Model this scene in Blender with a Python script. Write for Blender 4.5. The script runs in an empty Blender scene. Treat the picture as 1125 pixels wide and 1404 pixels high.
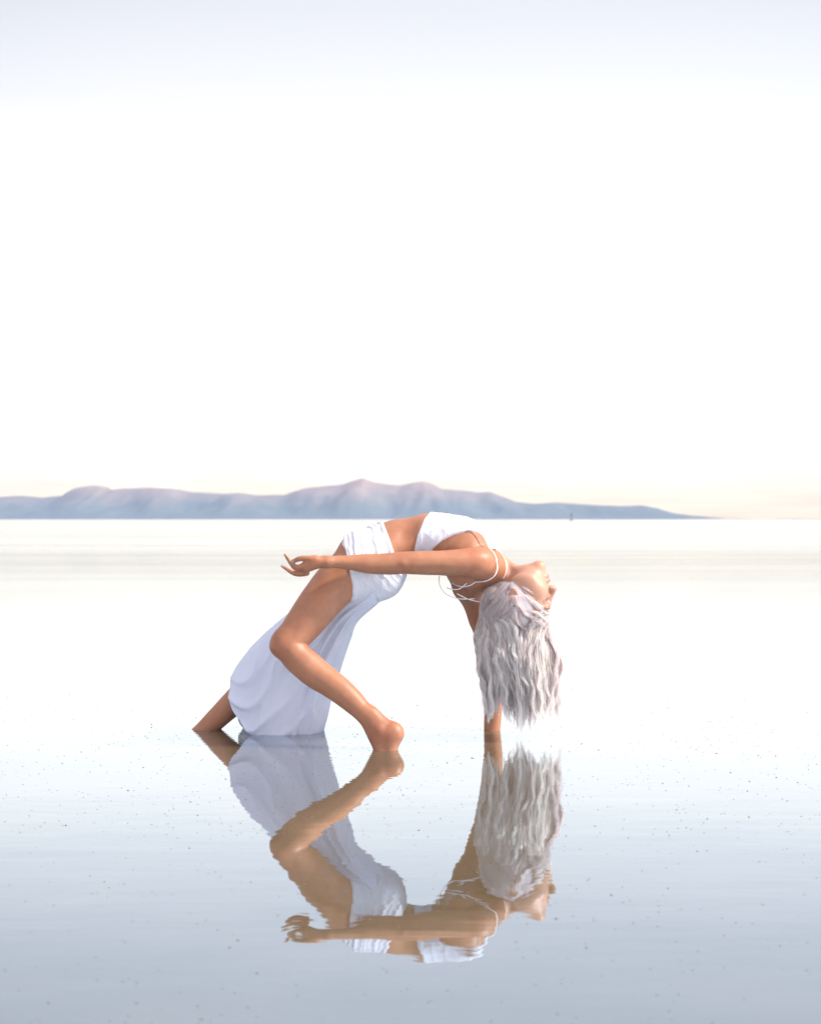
import bpy, bmesh, math, random
import numpy as np
from mathutils import Vector, noise as mnoise

random.seed(7); np.random.seed(7)
scene = bpy.context.scene
col = scene.collection
R = math.radians

# ------------------------------------------------------------ camera
CAM_H = 0.70
F = 2000.0                      # focal length in photo pixels (photo is 1125 wide)
cam_d = bpy.data.cameras.new('camera'); cam = bpy.data.objects.new('camera', cam_d)
col.objects.link(cam); scene.camera = cam
cam.location = (0, 0, CAM_H); cam.rotation_euler = (R(90), 0, 0)
cam_d.sensor_width = 36; cam_d.sensor_fit = 'HORIZONTAL'; cam_d.lens = 36 * F / 1125
cam_d.shift_y = 10.0 / 1125
cam_d.clip_start = 0.05; cam_d.clip_end = 90000
cam_d.dof.use_dof = True; cam_d.dof.focus_distance = 4.62; cam_d.dof.aperture_fstop = 6.3

def P(px, py, Y):
    """photo pixel at distance Y -> world point"""
    return np.array([(px - 562.5) / F * Y, Y, CAM_H - (py - 712.0) / F * Y])

# ------------------------------------------------------------ sky and sun
SUN_AZ, SUN_EL = 98.0, 43.0      # azimuth from +Y towards +X
w = bpy.data.worlds.new('World'); scene.world = w; w.use_nodes = True
nt = w.node_tree; nt.nodes.clear()
N = lambda t, k: k.nodes.new(t)
out = N('ShaderNodeOutputWorld', nt); bg = N('ShaderNodeBackground', nt)
sky = N('ShaderNodeTexSky', nt); sky.sky_type = 'NISHITA'; sky.sun_disc = False
sky.sun_elevation = R(SUN_EL); sky.sun_rotation = R(SUN_AZ)
sky.air_density = 1.0; sky.dust_density = 2.0; sky.ozone_density = 1.5
tc = N('ShaderNodeTexCoord', nt); sep = N('ShaderNodeSeparateXYZ', nt)
nt.links.new(tc.outputs['Generated'], sep.inputs[0])
ramp = N('ShaderNodeValToRGB', nt); nt.links.new(sep.outputs['Z'], ramp.inputs[0])
VEIL = [(0.0, (.52, .40, .25)), (.022, (.53, .44, .30)), (.036, (.53, .475, .37)), (.055, (.51, .465, .385)), (.09, (.49, .445, .375)), (.14, (.47, .425, .365)), (.18, (.445, .402, .352)), (.22, (.352, .324, .296)), (.27, (.270, .252, .234)),
        (.33, (.228, .216, .202)), (.45, (.222, .215, .212)), (.65, (.24, .236, .235)), (1.0, (.25, .25, .255))]
cr = ramp.color_ramp
while len(cr.elements) > 1: cr.elements.remove(cr.elements[-1])
cr.elements[0].position = VEIL[0][0]; cr.elements[0].color = (*VEIL[0][1], 1)
for p, c in VEIL[1:]:
    e = cr.elements.new(p); e.color = (*c, 1)
# veil of thin high cloud, brightened unseen behind the camera to fill the figure
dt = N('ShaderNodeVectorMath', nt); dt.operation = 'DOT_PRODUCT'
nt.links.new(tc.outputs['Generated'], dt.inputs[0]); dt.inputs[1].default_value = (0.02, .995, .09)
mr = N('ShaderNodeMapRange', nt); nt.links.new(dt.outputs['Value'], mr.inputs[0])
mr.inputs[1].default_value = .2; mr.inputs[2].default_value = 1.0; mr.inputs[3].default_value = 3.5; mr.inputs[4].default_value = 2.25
# thin cloud streaks low over the hills
cm = N('ShaderNodeMapping', nt); cm.inputs['Scale'].default_value = (6, 6, 90); nt.links.new(tc.outputs['Generated'], cm.inputs[0])
cn = N('ShaderNodeTexNoise', nt); cn.inputs['Scale'].default_value = 2.2; cn.inputs['Detail'].default_value = 4; nt.links.new(cm.outputs[0], cn.inputs['Vector'])
cmr = N('ShaderNodeMapRange', nt); nt.links.new(cn.outputs['Fac'], cmr.inputs[0])
cmr.inputs[1].default_value = .35; cmr.inputs[2].default_value = .7; cmr.inputs[3].default_value = -.09; cmr.inputs[4].default_value = .06
cfd = N('ShaderNodeMapRange', nt); nt.links.new(sep.outputs['Z'], cfd.inputs[0]); cfd.inputs[1].default_value = .05; cfd.inputs[2].default_value = .11; cfd.inputs[3].default_value = 1; cfd.inputs[4].default_value = 0
cma = N('ShaderNodeMath', nt); cma.operation = 'MULTIPLY_ADD'; nt.links.new(cmr.outputs[0], cma.inputs[0]); nt.links.new(cfd.outputs[0], cma.inputs[1]); cma.inputs[2].default_value = 1.0
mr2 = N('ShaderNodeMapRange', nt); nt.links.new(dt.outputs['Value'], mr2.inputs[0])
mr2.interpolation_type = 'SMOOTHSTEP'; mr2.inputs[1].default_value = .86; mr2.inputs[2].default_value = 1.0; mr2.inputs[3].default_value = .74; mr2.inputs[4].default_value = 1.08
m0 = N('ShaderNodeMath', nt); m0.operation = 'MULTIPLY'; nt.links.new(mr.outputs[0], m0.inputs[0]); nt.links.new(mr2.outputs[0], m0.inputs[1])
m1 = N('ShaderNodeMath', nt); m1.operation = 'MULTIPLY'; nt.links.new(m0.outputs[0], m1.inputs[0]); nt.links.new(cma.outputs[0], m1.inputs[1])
# the added fill behind the camera is also tinted bluer
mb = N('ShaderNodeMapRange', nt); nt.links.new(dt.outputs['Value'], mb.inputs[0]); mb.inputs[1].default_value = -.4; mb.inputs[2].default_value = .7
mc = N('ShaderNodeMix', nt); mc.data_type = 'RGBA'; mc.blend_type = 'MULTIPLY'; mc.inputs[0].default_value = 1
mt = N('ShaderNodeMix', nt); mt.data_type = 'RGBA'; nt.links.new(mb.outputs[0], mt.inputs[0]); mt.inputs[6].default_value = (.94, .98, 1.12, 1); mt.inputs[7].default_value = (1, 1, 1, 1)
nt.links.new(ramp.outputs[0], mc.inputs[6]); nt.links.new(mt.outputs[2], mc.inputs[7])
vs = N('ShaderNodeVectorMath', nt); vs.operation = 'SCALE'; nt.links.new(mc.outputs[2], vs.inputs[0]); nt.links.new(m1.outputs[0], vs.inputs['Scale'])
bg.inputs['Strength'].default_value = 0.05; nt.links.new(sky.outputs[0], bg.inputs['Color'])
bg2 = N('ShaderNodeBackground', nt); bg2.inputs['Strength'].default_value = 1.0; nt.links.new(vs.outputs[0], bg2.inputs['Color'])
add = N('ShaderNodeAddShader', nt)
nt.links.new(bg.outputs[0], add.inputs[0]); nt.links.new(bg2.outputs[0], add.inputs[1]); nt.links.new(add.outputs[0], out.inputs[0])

sd = bpy.data.lights.new('sun', 'SUN'); sd.energy = 5.0; sd.angle = R(6); sd.color = (1, .93, .84)
sun = bpy.data.objects.new('sun', sd); col.objects.link(sun)
sdir = Vector((math.sin(R(SUN_AZ)) * math.cos(R(SUN_EL)), math.cos(R(SUN_AZ)) * math.cos(R(SUN_EL)), math.sin(R(SUN_EL))))
sun.rotation_euler = sdir.to_track_quat('Z', 'Y').to_euler()

scene.view_settings.view_transform = 'Standard'; scene.view_settings.look = 'None'
scene.view_settings.exposure = 0.55; scene.view_settings.gamma = 1.0
scene.view_settings.use_curve_mapping = False
scene.cycles.max_bounces = 16; scene.cycles.diffuse_bounces = 10; scene.cycles.transmission_bounces = 10; scene.cycles.transparent_max_bounces = 16

# ------------------------------------------------------------ helpers
def mat(name):
    m = bpy.data.materials.new(name); m.use_nodes = True
    m.node_tree.nodes.clear()
    return m, m.node_tree

def mesh_obj(name, verts, faces, m=None, parent=None, smooth=True, origin=None):
    me = bpy.data.meshes.new(name)
    verts = np.asarray(verts, dtype=np.float32)
    if origin is not None: verts = verts - np.asarray(origin, dtype=np.float32)
    faces = np.asarray(faces, dtype=np.int32)
    k = faces.shape[1]
    me.vertices.add(len(verts)); me.vertices.foreach_set('co', verts.ravel())
    me.loops.add(faces.size); me.loops.foreach_set('vertex_index', faces.ravel())
    me.polygons.add(len(faces)); me.polygons.foreach_set('loop_start', np.arange(0, faces.size, k, dtype=np.int32))
    me.polygons.foreach_set('loop_total', np.full(len(faces), k, dtype=np.int32))
    me.update(calc_edges=True); me.validate()
    if smooth: me.polygons.foreach_set('use_smooth', np.ones(len(me.polygons), dtype=bool))
    if m: me.materials.append(m)
    o = bpy.data.objects.new(name, me); col.objects.link(o)
    if parent: o.parent = parent
    return o

def set_color(o, rgb):
    a = o.data.color_attributes.new('tint', 'FLOAT_COLOR', 'POINT')
    c = np.ones((len(o.data.vertices), 4), dtype=np.float32); c[:, :3] = rgb
    a.data.foreach_set('color', c.ravel())

def cr_spline(pts, n):
    """Catmull-Rom through rows of pts, n samples per span"""
    p = np.asarray(pts, float); p = np.vstack([2 * p[0] - p[1], p, 2 * p[-1] - p[-2]])
    res = []
    for i in range(1, len(p) - 2):
        for j in range(n):
            t = j / n
            a, b, c, d = p[i - 1], p[i], p[i + 1], p[i + 2]
            res.append(.5 * (2 * b + (c - a) * t + (2 * a - 5 * b + 4 * c - d) * t * t + (3 * b - a - 3 * c + d) * t ** 3))
    res.append(p[-2]); return np.array(res)

def tube(path, rad, sides=8):
    path = np.asarray(path, float); n = len(path)
    rad = np.broadcast_to(rad, (n,))
    tan = np.gradient(path, axis=0); tan /= np.linalg.norm(tan, axis=1)[:, None] + 1e-12
    up = np.array([0, 1, 0.13]); vs_, fs = [], []
    for i in range(n):
        a = np.cross(tan[i], up); a /= np.linalg.norm(a) + 1e-9; b = np.cross(tan[i], a)
        for k in range(sides):
            th = 2 * math.pi * k / sides
            vs_.append(path[i] + rad[i] * (math.cos(th) * a + math.sin(th) * b))
    for i in range(n - 1):
        for k in range(sides):
            k2 = (k + 1) % sides
            fs.append((i * sides + k, i * sides + k2, (i + 1) * sides + k2, (i + 1) * sides + k))
    return np.array(vs_), np.array(fs)

def vnoise(p, s, seed=0.0):
    return np.array([mnoise.noise(Vector((a[0] * s + seed, a[1] * s - seed, a[2] * s + 2 * seed))) for a in p])

# ------------------------------------------------------------ materials
def simple(name, rgb, rough=.6, nscale=None, amt=.15):
    m, t = mat(name); o = N('ShaderNodeOutputMaterial', t); b = N('ShaderNodeBsdfPrincipled', t)
    b.inputs['Base Color'].default_value = (*rgb, 1); b.inputs['Roughness'].default_value = rough
    t.links.new(b.outputs[0], o.inputs[0])
    if nscale:
        n = N('ShaderNodeTexNoise', t); n.inputs['Scale'].default_value = nscale; n.inputs['Detail'].default_value = 6
        tcx = N('ShaderNodeTexCoord', t); t.links.new(tcx.outputs['Object'], n.inputs['Vector'])
        r = N('ShaderNodeMapRange', t); t.links.new(n.outputs['Fac'], r.inputs[0]); r.inputs[3].default_value = 1 - amt; r.inputs[4].default_value = 1 + amt
        x = N('ShaderNodeVectorMath', t); x.operation = 'SCALE'; x.inputs[0].default_value = rgb
        t.links.new(r.outputs[0], x.inputs['Scale']); t.links.new(x.outputs[0], b.inputs['Base Color'])
    return m

# water: shallow silty lake, mirror calm
CONTACTS = [P(528, 1028, 4.43), P(674, 1002, 4.83), P(283, 1000, 4.86)]
def water_mat():
    m, t = mat('lake_water'); L = t.links.new
    o = N('ShaderNodeOutputMaterial', t)
    geo = N('ShaderNodeNewGeometry', t)
    # ripples: long low swell plus fine wrinkles
    def noise(scale, sx, sy, det):
        mp = N('ShaderNodeMapping', t); mp.inputs['Scale'].default_value = (sx, sy, 1); L(geo.outputs['Position'], mp.inputs[0])
        n = N('ShaderNodeTexNoise', t); n.inputs['Scale'].default_value = scale; n.inputs['Detail'].default_value = det; n.inputs['Roughness'].default_value = .5
        L(mp.outputs[0], n.inputs['Vector']); return n.outputs['Fac']
    def math_(op, a, b):
        x = N('ShaderNodeMath', t); x.operation = op
        for i, v in enumerate((a, b)):
            if isinstance(v, (int, float)): x.inputs[i].default_value = v
            else: L(v, x.inputs[i])
        return x.outputs[0]
    h = math_('MULTIPLY', noise(5.5, .6, 1.7, 2), .00036)
    h = math_('ADD', h, math_('MULTIPLY', noise(24, .6, 1.6, 2), .00004))
    h = math_('ADD', h, math_('MULTIPLY', noise(1.1, .35, 1.0, 2), .0010))
    # rings spreading from the hand and feet
    for c in CONTACTS:
        d = N('ShaderNodeVectorMath', t); d.operation = 'DISTANCE'; L(geo.outputs['Position'], d.inputs[0]); d.inputs[1].default_value = (c[0], c[1], 0)
        s = math_('SINE', math_('MULTIPLY', d.outputs['Value'], 190.0), 0.0)
        fall = math_('POWER', 2.71828, math_('MULTIPLY', d.outputs['Value'], -5.5))
        h = math_('ADD', h, math_('MULTIPLY', math_('MULTIPLY', s, fall), .00020))
    bp = N('ShaderNodeBump', t); bp.inputs['Strength'].default_value = 1; bp.inputs['Distance'].default_value = 1; L(h, bp.inputs['Height'])
    lw = N('ShaderNodeLayerWeight', t); lw.inputs['Blend'].default_value = .5
    # angle dependent reflectance (Schlick with a bluish face-on tint)
    inc = N('ShaderNodeVectorMath', t); inc.operation = 'DOT_PRODUCT'; L(geo.outputs['Incoming'], inc.inputs[0]); L(bp.outputs[0], inc.inputs[1])
    cosv = math_('MAXIMUM', inc.outputs['Value'], 0.0)
    f5 = math_('POWER', math_('SUBTRACT', 1.0, cosv), 4.8)
    mx = N('ShaderNodeMix', t); mx.data_type = 'RGBA'; L(f5, mx.inputs[0])
    mx.inputs[6].default_value = (.19, .325, .46, 1); mx.inputs[7].default_value = (1, .985, .96, 1)
    gl = N('ShaderNodeBsdfGlossy', t); 
    sepy = N('ShaderNodeSeparateXYZ', t); L(geo.outputs['Position'], sepy.inputs[0])
    rr = N('ShaderNodeMapRange', t); L(sepy.outputs['Y'], rr.inputs[0]); rr.interpolation_type = 'SMOOTHSTEP'; rr.inputs[1].default_value = 4; rr.inputs[2].default_value = 42; rr.inputs[3].default_value = .012; rr.inputs[4].default_value = .24
    st = N('ShaderNodeMapRange', t); L(noise(1.0, .004, .035, 3), st.inputs[0]); st.inputs[1].default_value = .30; st.inputs[2].default_value = .70; st.inputs[3].default_value = .5; st.inputs[4].default_value = 1
    L(math_('MULTIPLY', rr.outputs[0], st.outputs[0]), gl.inputs['Roughness']); 
    # ripple lines and a dimmer far reflection are painted into the gloss colour
    sf = N('ShaderNodeMapRange', t); L(noise(1.0, .06, .55, 5), sf.inputs[0]); sf.inputs[1].default_value = .36; sf.inputs[2].default_value = .66; sf.inputs[3].default_value = 0; sf.inputs[4].default_value = .10
    sg = N('ShaderNodeSeparateXYZ', t); L(geo.outputs['Position'], sg.inputs[0])
    sy = N('ShaderNodeMapRange', t); L(sg.outputs['Y'], sy.inputs[0]); sy.inputs[1].default_value = 4; sy.inputs[2].default_value = 24; sy.inputs[3].default_value = 0; sy.inputs[4].default_value = 1
    shine_dim = math_('SUBTRACT', 1.0, math_('MULTIPLY', math_('ADD', sf.outputs[0], .10), sy.outputs[0]))
    gc = N('ShaderNodeVectorMath', t); gc.operation = 'SCALE'; L(mx.outputs[2], gc.inputs[0]); L(shine_dim, gc.inputs['Scale'])
    L(gc.outputs[0], gl.inputs['Color']); L(bp.outputs[0], gl.inputs['Normal'])
    df = N('ShaderNodeBsdfDiffuse', t)
    dn = N('ShaderNodeMapRange', t); L(noise(2.0, 1, 1, 5), dn.inputs[0]); dn.inputs[3].default_value = .7; dn.inputs[4].default_value = 1.3
    sc = N('ShaderNodeVectorMath', t); sc.operation = 'SCALE'; sc.inputs[0].default_value = (.085, .062, .034); L(dn.outputs[0], sc.inputs['Scale'])
    inv = math_('SUBTRACT', 1.0, f5)
    sc2 = N('ShaderNodeVectorMath', t); sc2.operation = 'SCALE'; L(sc.outputs[0], sc2.inputs[0]); L(inv, sc2.inputs['Scale'])
    L(sc2.outputs[0], df.inputs['Color'])
    ad = N('ShaderNodeAddShader', t); L(gl.outputs[0], ad.inputs[0]); L(df.outputs[0], ad.inputs[1]); L(ad.outputs[0], o.inputs[0])
    return m

def skin_mat():
    m, t = mat('skin'); L = t.links.new
    o = N('ShaderNodeOutputMaterial', t); b = N('ShaderNodeBsdfPrincipled', t); L(b.outputs[0], o.inputs[0])
    a = N('ShaderNodeAttribute', t); a.attribute_name = 'tint'
    tcx = N('ShaderNodeTexCoord', t)
    n = N('ShaderNodeTexNoise', t); n.inputs['Scale'].default_value = 14; n.inputs['Detail'].default_value = 8; L(tcx.outputs['Object'], n.inputs['Vector'])
    r = N('ShaderNodeMapRange', t); L(n.outputs['Fac'], r.inputs[0]); r.inputs[3].default_value = .84; r.inputs[4].default_value = 1.16
    x = N('ShaderNodeVectorMath', t); x.operation = 'SCALE'; L(a.outputs['Color'], x.inputs[0]); L(r.outputs[0], x.inputs['Scale'])
    L(x.outputs[0], b.inputs['Base Color'])
    b.inputs['Roughness'].default_value = .48; b.inputs['Specular IOR Level'].default_value = .38
    b.inputs['Subsurface Weight'].default_value = .08; b.inputs['Subsurface Radius'].default_value = (1, .35, .18); b.inputs['Subsurface Scale'].default_value = .012
    n2 = N('ShaderNodeTexNoise', t); n2.inputs['Scale'].default_value = 260; n2.inputs['Detail'].default_value = 3; L(tcx.outputs['Object'], n2.inputs['Vector'])
    bp = N('ShaderNodeBump', t); bp.inputs['Strength'].default_value = .5; bp.inputs['Distance'].default_value = .0008; L(n2.outputs['Fac'], bp.inputs['Height']); L(bp.outputs[0], b.inputs['Normal'])
    return m

def cloth_mat(name, rgb, sheer):
    m, t = mat(name); L = t.links.new
    o = N('ShaderNodeOutputMaterial', t); b = N('ShaderNodeBsdfPrincipled', t)
    b.inputs['Base Color'].default_value = (*rgb, 1); b.inputs['Roughness'].default_value = .75
    b.inputs['Sheen Weight'].default_value = .2
    tr = N('ShaderNodeBsdfTranslucent', t); tr.inputs['Color'].default_value = (*rgb, 1)
    ms = N('ShaderNodeMixShader', t); ms.inputs[0].default_value = .3; L(b.outputs[0], ms.inputs[1]); L(tr.outputs[0], ms.inputs[2])
    tcx = N('ShaderNodeTexCoord', t)
    n = N('ShaderNodeTexNoise', t); n.inputs['Scale'].default_value = 34; n.inputs['Detail'].default_value = 5; L(tcx.outputs['Object'], n.inputs['Vector'])
    bp = N('ShaderNodeBump', t); bp.inputs['Strength'].default_value = .5; bp.inputs['Distance'].default_value = .005; L(n.outputs['Fac'], bp.inputs['Height'])
    L(bp.outputs[0], b.inputs['Normal'])
    if sheer:
        tp = N('ShaderNodeBsdfTransparent', t); m2 = N('ShaderNodeMixShader', t); m2.inputs[0].default_value = sheer
        L(ms.outputs[0], m2.inputs[1]); L(tp.outputs[0], m2.inputs[2]); L(m2.outputs[0], o.inputs[0])
    else: L(ms.outputs[0], o.inputs[0])
    return m

def hair_mat():
    m, t = mat('silver_hair'); L = t.links.new
    o = N('ShaderNodeOutputMaterial', t); b = N('ShaderNodeBsdfPrincipled', t)
    a = N('ShaderNodeAttribute', t); a.attribute_name = 'tint'; L(a.outputs['Color'], b.inputs['Base Color'])
    b.inputs['Roughness'].default_value = .36; b.inputs['Specular IOR Level'].default_value = .6
    tr = N('ShaderNodeBsdfTranslucent', t); tr.inputs['Color'].default_value = (.98, .94, .92, 1)
    ms = N('ShaderNodeMixShader', t); ms.inputs[0].default_value = .58; L(b.outputs[0], ms.inputs[1]); L(tr.outputs[0], ms.inputs[2]); L(ms.outputs[0], o.inputs[0])
    return m

M_water, M_skin, M_hair = water_mat(), skin_mat(), hair_mat()
M_cloth = cloth_mat('white_jersey', (.79, .79, .87), 0)
M_sheer = cloth_mat('sheer_white_jersey', (.78, .79, .885), .10)
M_strap = simple('white_elastic', (.78, .77, .76), .5, 300, .06)

# ------------------------------------------------------------ setting
def quad_sheet(name, x0, x1, y0, y1, z, m):
    o = mesh_obj(name, [(x0, y0, z), (x1, y0, z), (x1, y1, z), (x0, y1, z)], [(0, 1, 2, 3)], m, smooth=False)
    o['kind'] = 'structure'; return o
quad_sheet('lake_bed', -60, 60, -20, 100, -.105, simple('silt', (.22, .17, .11), .9, 3, .2))
quad_sheet('water', -17500, 17500, -200, 15400, 0, M_water)

# distant mountains
RIDGE = [(-500, 676), (-300, 668), (-180, 679), (-60, 677), (0, 680), (30, 679), (60, 681), (90, 678), (97, 671), (107, 667), (130, 664), (146, 666), (154, 671), (175, 669), (205, 668), (240, 670), (262, 674), (290, 675), (310, 677), (330, 675), (350, 677),
         (390, 677), (405, 672), (420, 668), (450, 664), (470, 662), (485, 656), (499, 653), (512, 659), (535, 663), (548, 664), (565, 660), (580, 657), (592, 661), (606, 669), (640, 671), (655, 674), (672, 673), (690, 680),
         (706, 687), (735, 690), (760, 688), (800, 691), (850, 693), (878, 692), (900, 696), (915, 702), (940, 706), (965, 709), (985, 711.4)]
def mountain(name, ridge, Y0, depth, m, label, relief=1.0, nx=420, ny=26):
    xs = np.array([p[0] for p in ridge], float); ys = np.array([p[1] for p in ridge], float)
    px = np.linspace(xs[0], xs[-1], nx); crest = np.interp(px, xs, 712 - ys)
    V, Fc = [], []
    for j in range(ny):
        tt = j / (ny - 1) * 2 - 1           # -1 front foot, 0 crest, 1 back foot
        Y = Y0 + tt * depth
        prof = (1 - abs(tt)) ** .85
        for i in range(nx):
            X = (px[i] - 562.5) / F * Y0
            H = crest[i] / F * Y0
            nz = mnoise.fractal(Vector((X * .0022, Y * .0010, 3.1)), .9, 2.1, 5)
            g = 1 + .60 * relief * nz * (1 - prof) * 1.8
            wob = 140 * mnoise.noise(Vector((X * .0015, 5, tt)))
            V.append((X, Y + wob * (1 - abs(tt)), max(H * prof * g, 0) - (3 if abs(tt) == 1 else 0)))
    for j in range(ny - 1):
        for i in range(nx - 1):
            a = j * nx + i; Fc.append((a, a + 1, a + nx + 1, a + nx))
    o = mesh_obj(name, V, Fc, m)
    o['kind'] = 'structure'; o['label'] = label
    return o
def rock_mat():
    m, t = mat('mountain_rock'); L = t.links.new
    o = N('ShaderNodeOutputMaterial', t); b = N('ShaderNodeBsdfPrincipled', t); L(b.outputs[0], o.inputs[0]); b.inputs['Roughness'].default_value = .95
    g = N('ShaderNodeNewGeometry', t); sp = N('ShaderNodeSeparateXYZ', t); L(g.outputs['Position'], sp.inputs[0])
    n = N('ShaderNodeTexNoise', t); n.inputs['Scale'].default_value = .0035; n.inputs['Detail'].default_value = 8; L(g.outputs['Position'], n.inputs['Vector'])
    # sunlit pink of the crests and darker lower slopes, painted in by height
    ma = N('ShaderNodeMath', t); ma.operation = 'MULTIPLY_ADD'; L(n.outputs['Fac'], ma.inputs[0]); ma.inputs[1].default_value = 160; L(sp.outputs['Z'], ma.inputs[2])
    r = N('ShaderNodeMapRange', t); L(ma.outputs[0], r.inputs[0]); r.inputs[1].default_value = 180; r.inputs[2].default_value = 420
    x = N('ShaderNodeMix', t); x.data_type = 'RGBA'; L(r.outputs[0], x.inputs[0]); x.inputs[6].default_value = (.17, .19, .19, 1); x.inputs[7].default_value = (.40, .28, .23, 1)
    L(x.outputs[2], b.inputs['Base Color']); return m
M_rock = rock_mat()
mountain('mountains', RIDGE, 12500, 1500, M_rock, 'long low mountain range across the far shore')
# low spit of land at the right end of the horizon
mountain('sandbar', [(930, 711.5), (985, 711), (1010, 709.5), (1035, 711), (1056, 711.2), (1075, 710), (1095, 709.5), (1112, 710.8), (1200, 710.3), (1300, 711.6)], 9000, 260, simple('pale_sand', (.45, .36, .27), .9, .01, .1), 'low pale spit of land right of the mountains', .3, 90, 6)

# tiny channel marker far out on the lake
def marker():
    Y = 620.0; c = P(783, 712, Y)
    e = bpy.data.objects.new('channel_marker', None); col.objects.link(e); e.location = (c[0], Y, 0)
    e['label'] = 'tiny dark channel marker on the horizon below the right slope of the mountains'; e['category'] = 'marker'
    mm = simple('weathered_marker', (.10, .10, .12), .7, 2, .2)
    v, f = tube([(0, 0, -.5), (0, 0, 1.0), (0, 0, 2.4)], [.16, .14, .12], 10); mesh_obj('post', v, f, mm, e)
    v, f = tube([(0, 0, -.2), (0, 0, -.18), (0, 0, .4), (0, 0, .42)], [.02, .75, .6, .02], 16); mesh_obj('float', v, f, mm, e)
    v, f = tube([(0, 0, 2.4), (0, 0, 2.42), (0, 0, 3.1), (0, 0, 3.12)], [.02, .4, .4, .02], 12); mesh_obj('topmark', v, f, mm, e)
marker()

# specks floating on the water
def specks():
    rng = np.random.RandomState(3)
    V, Fc = [], []
    ico_v = []; 
    for k in range(5200):
        Y = 1.9 + 11 * rng.rand() ** 1.2 if rng.rand() < .45 else rng.uniform(3.2, 10)
        X = rng.uniform(-.32, .32) * Y * 1.05
        r = rng.uniform(.0007, .0014) * (1.6 if rng.rand() < .07 else 1)
        th = rng.uniform(0, 6.28); el = rng.uniform(1, 1.9)
        b = len(V)
        for a in range(5):
            q = th + a * 2 * math.pi / 5
            dx, dy = math.cos(q) * r * el, math.sin(q) * r
            V.append((X + dx * math.cos(th) - dy * math.sin(th), Y + dx * math.sin(th) + dy * math.cos(th), .0002))
        V.append((X, Y, r * 1.1)); V.append((X, Y, -r))
        for a in range(5):
            Fc.append((b + a, b + (a + 1) % 5, b + 5)); Fc.append((b + (a + 1) % 5, b + a, b + 6))
    o = mesh_obj('water_specks', V, Fc, simple('speck', (.17, .145, .12), .8, 40, .4)); o['kind'] = 'stuff'
    o['label'] = 'scattered dark specks floating on the still water'
specks()

# haze
def haze():
    x0, x1, y0, y1, z0, z1 = -18000, 18000, -300, 15600, -1.2, 560
    v = [(x0, y0, z0), (x1, y0, z0), (x1, y1, z0), (x0, y1, z0), (x0, y0, z1), (x1, y0, z1), (x1, y1, z1), (x0, y1, z1)]
    f = [(0, 3, 2, 1), (4, 5, 6, 7), (0, 1, 5, 4), (1, 2, 6, 5), (2, 3, 7, 6), (3, 0, 4, 7)]
    m, t = mat('haze_air'); o = N('ShaderNodeOutputMaterial', t); pv = N('ShaderNodeVolumePrincipled', t)
    pv.inputs['Color'].default_value = (.19, .34, .64, 1); pv.inputs['Density'].default_value = 4.4e-5; pv.inputs['Anisotropy'].default_value = .0
    t.links.new(pv.outputs[0], o.inputs['Volume'])
    h = mesh_obj('haze', v, f, m, smooth=False); h['kind'] = 'stuff'; h['label'] = 'pale blue haze over the lake'
haze()

# ------------------------------------------------------------ the figure: signed distance body, polygonised
RES = .0031
LO = np.array([-.80, 4.28, -.115]); HI = np.array([.54, 5.02, .775])
DIM = np.ceil((HI - LO) / RES).astype(int)
BIG = .06
FIELD = np.full(DIM, BIG, dtype=np.float32); OWN = np.zeros(DIM, dtype=np.int8)

def sub(lo, hi):
    a = np.clip(np.floor((lo - LO) / RES).astype(int), 0, DIM); b = np.clip(np.ceil((hi - LO) / RES).astype(int) + 1, 0, DIM)
    sl = tuple(slice(x, y) for x, y in zip(a, b))
    g = [(LO[k] + np.arange(a[k], b[k]) * RES).astype(np.float32) for k in range(3)]
    return sl, g[0][:, None, None], g[1][None, :, None], g[2][None, None, :]

def seg_dist(X, Y, Z, A, B, ra, rb, e1):
    """elliptical cone segment; ra along e1, rb across"""
    d = B - A; Ld = np.linalg.norm(d) + 1e-9; ax = d / Ld
    e1 = e1 - ax * np.dot(e1, ax); e1 = e1 / np.linalg.norm(e1); e2 = np.cross(ax, e1)
    x, y, z = X - A[0], Y - A[1], Z - A[2]
    s = x * ax[0] + y * ax[1] + z * ax[2]; u = x * e1[0] + y * e1[1] + z * e1[2]; v = x * e2[0] + y * e2[1] + z * e2[2]
    t = np.clip(s / Ld, 0, 1); wv = s - t * Ld
    a = ra[0] + (ra[1] - ra[0]) * t; b = rb[0] + (rb[1] - rb[0]) * t; c = np.minimum(a, b)
    q = (u / a) ** 2 + (v / b) ** 2 + (wv / c) ** 2
    k = np.sqrt(q) + 1e-6
    g = np.sqrt((u / a ** 2) ** 2 + (v / b ** 2) ** 2 + (wv / c ** 2) ** 2) + 1e-4
    return k * (k - 1) / g

def combine(sl, d, k, own, subtract=False):
    f = FIELD[sl]
    if subtract:
        h = np.maximum(k - np.abs(-d - f), 0) / k
        FIELD[sl] = np.maximum(f, -d) + h * h * k * .25; return
    if own: OWN[sl] = np.where(d < f, own, OWN[sl])
    h = np.maximum(k - np.abs(d - f), 0) / k
    FIELD[sl] = np.minimum(f, d) - h * h * k * .25

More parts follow.
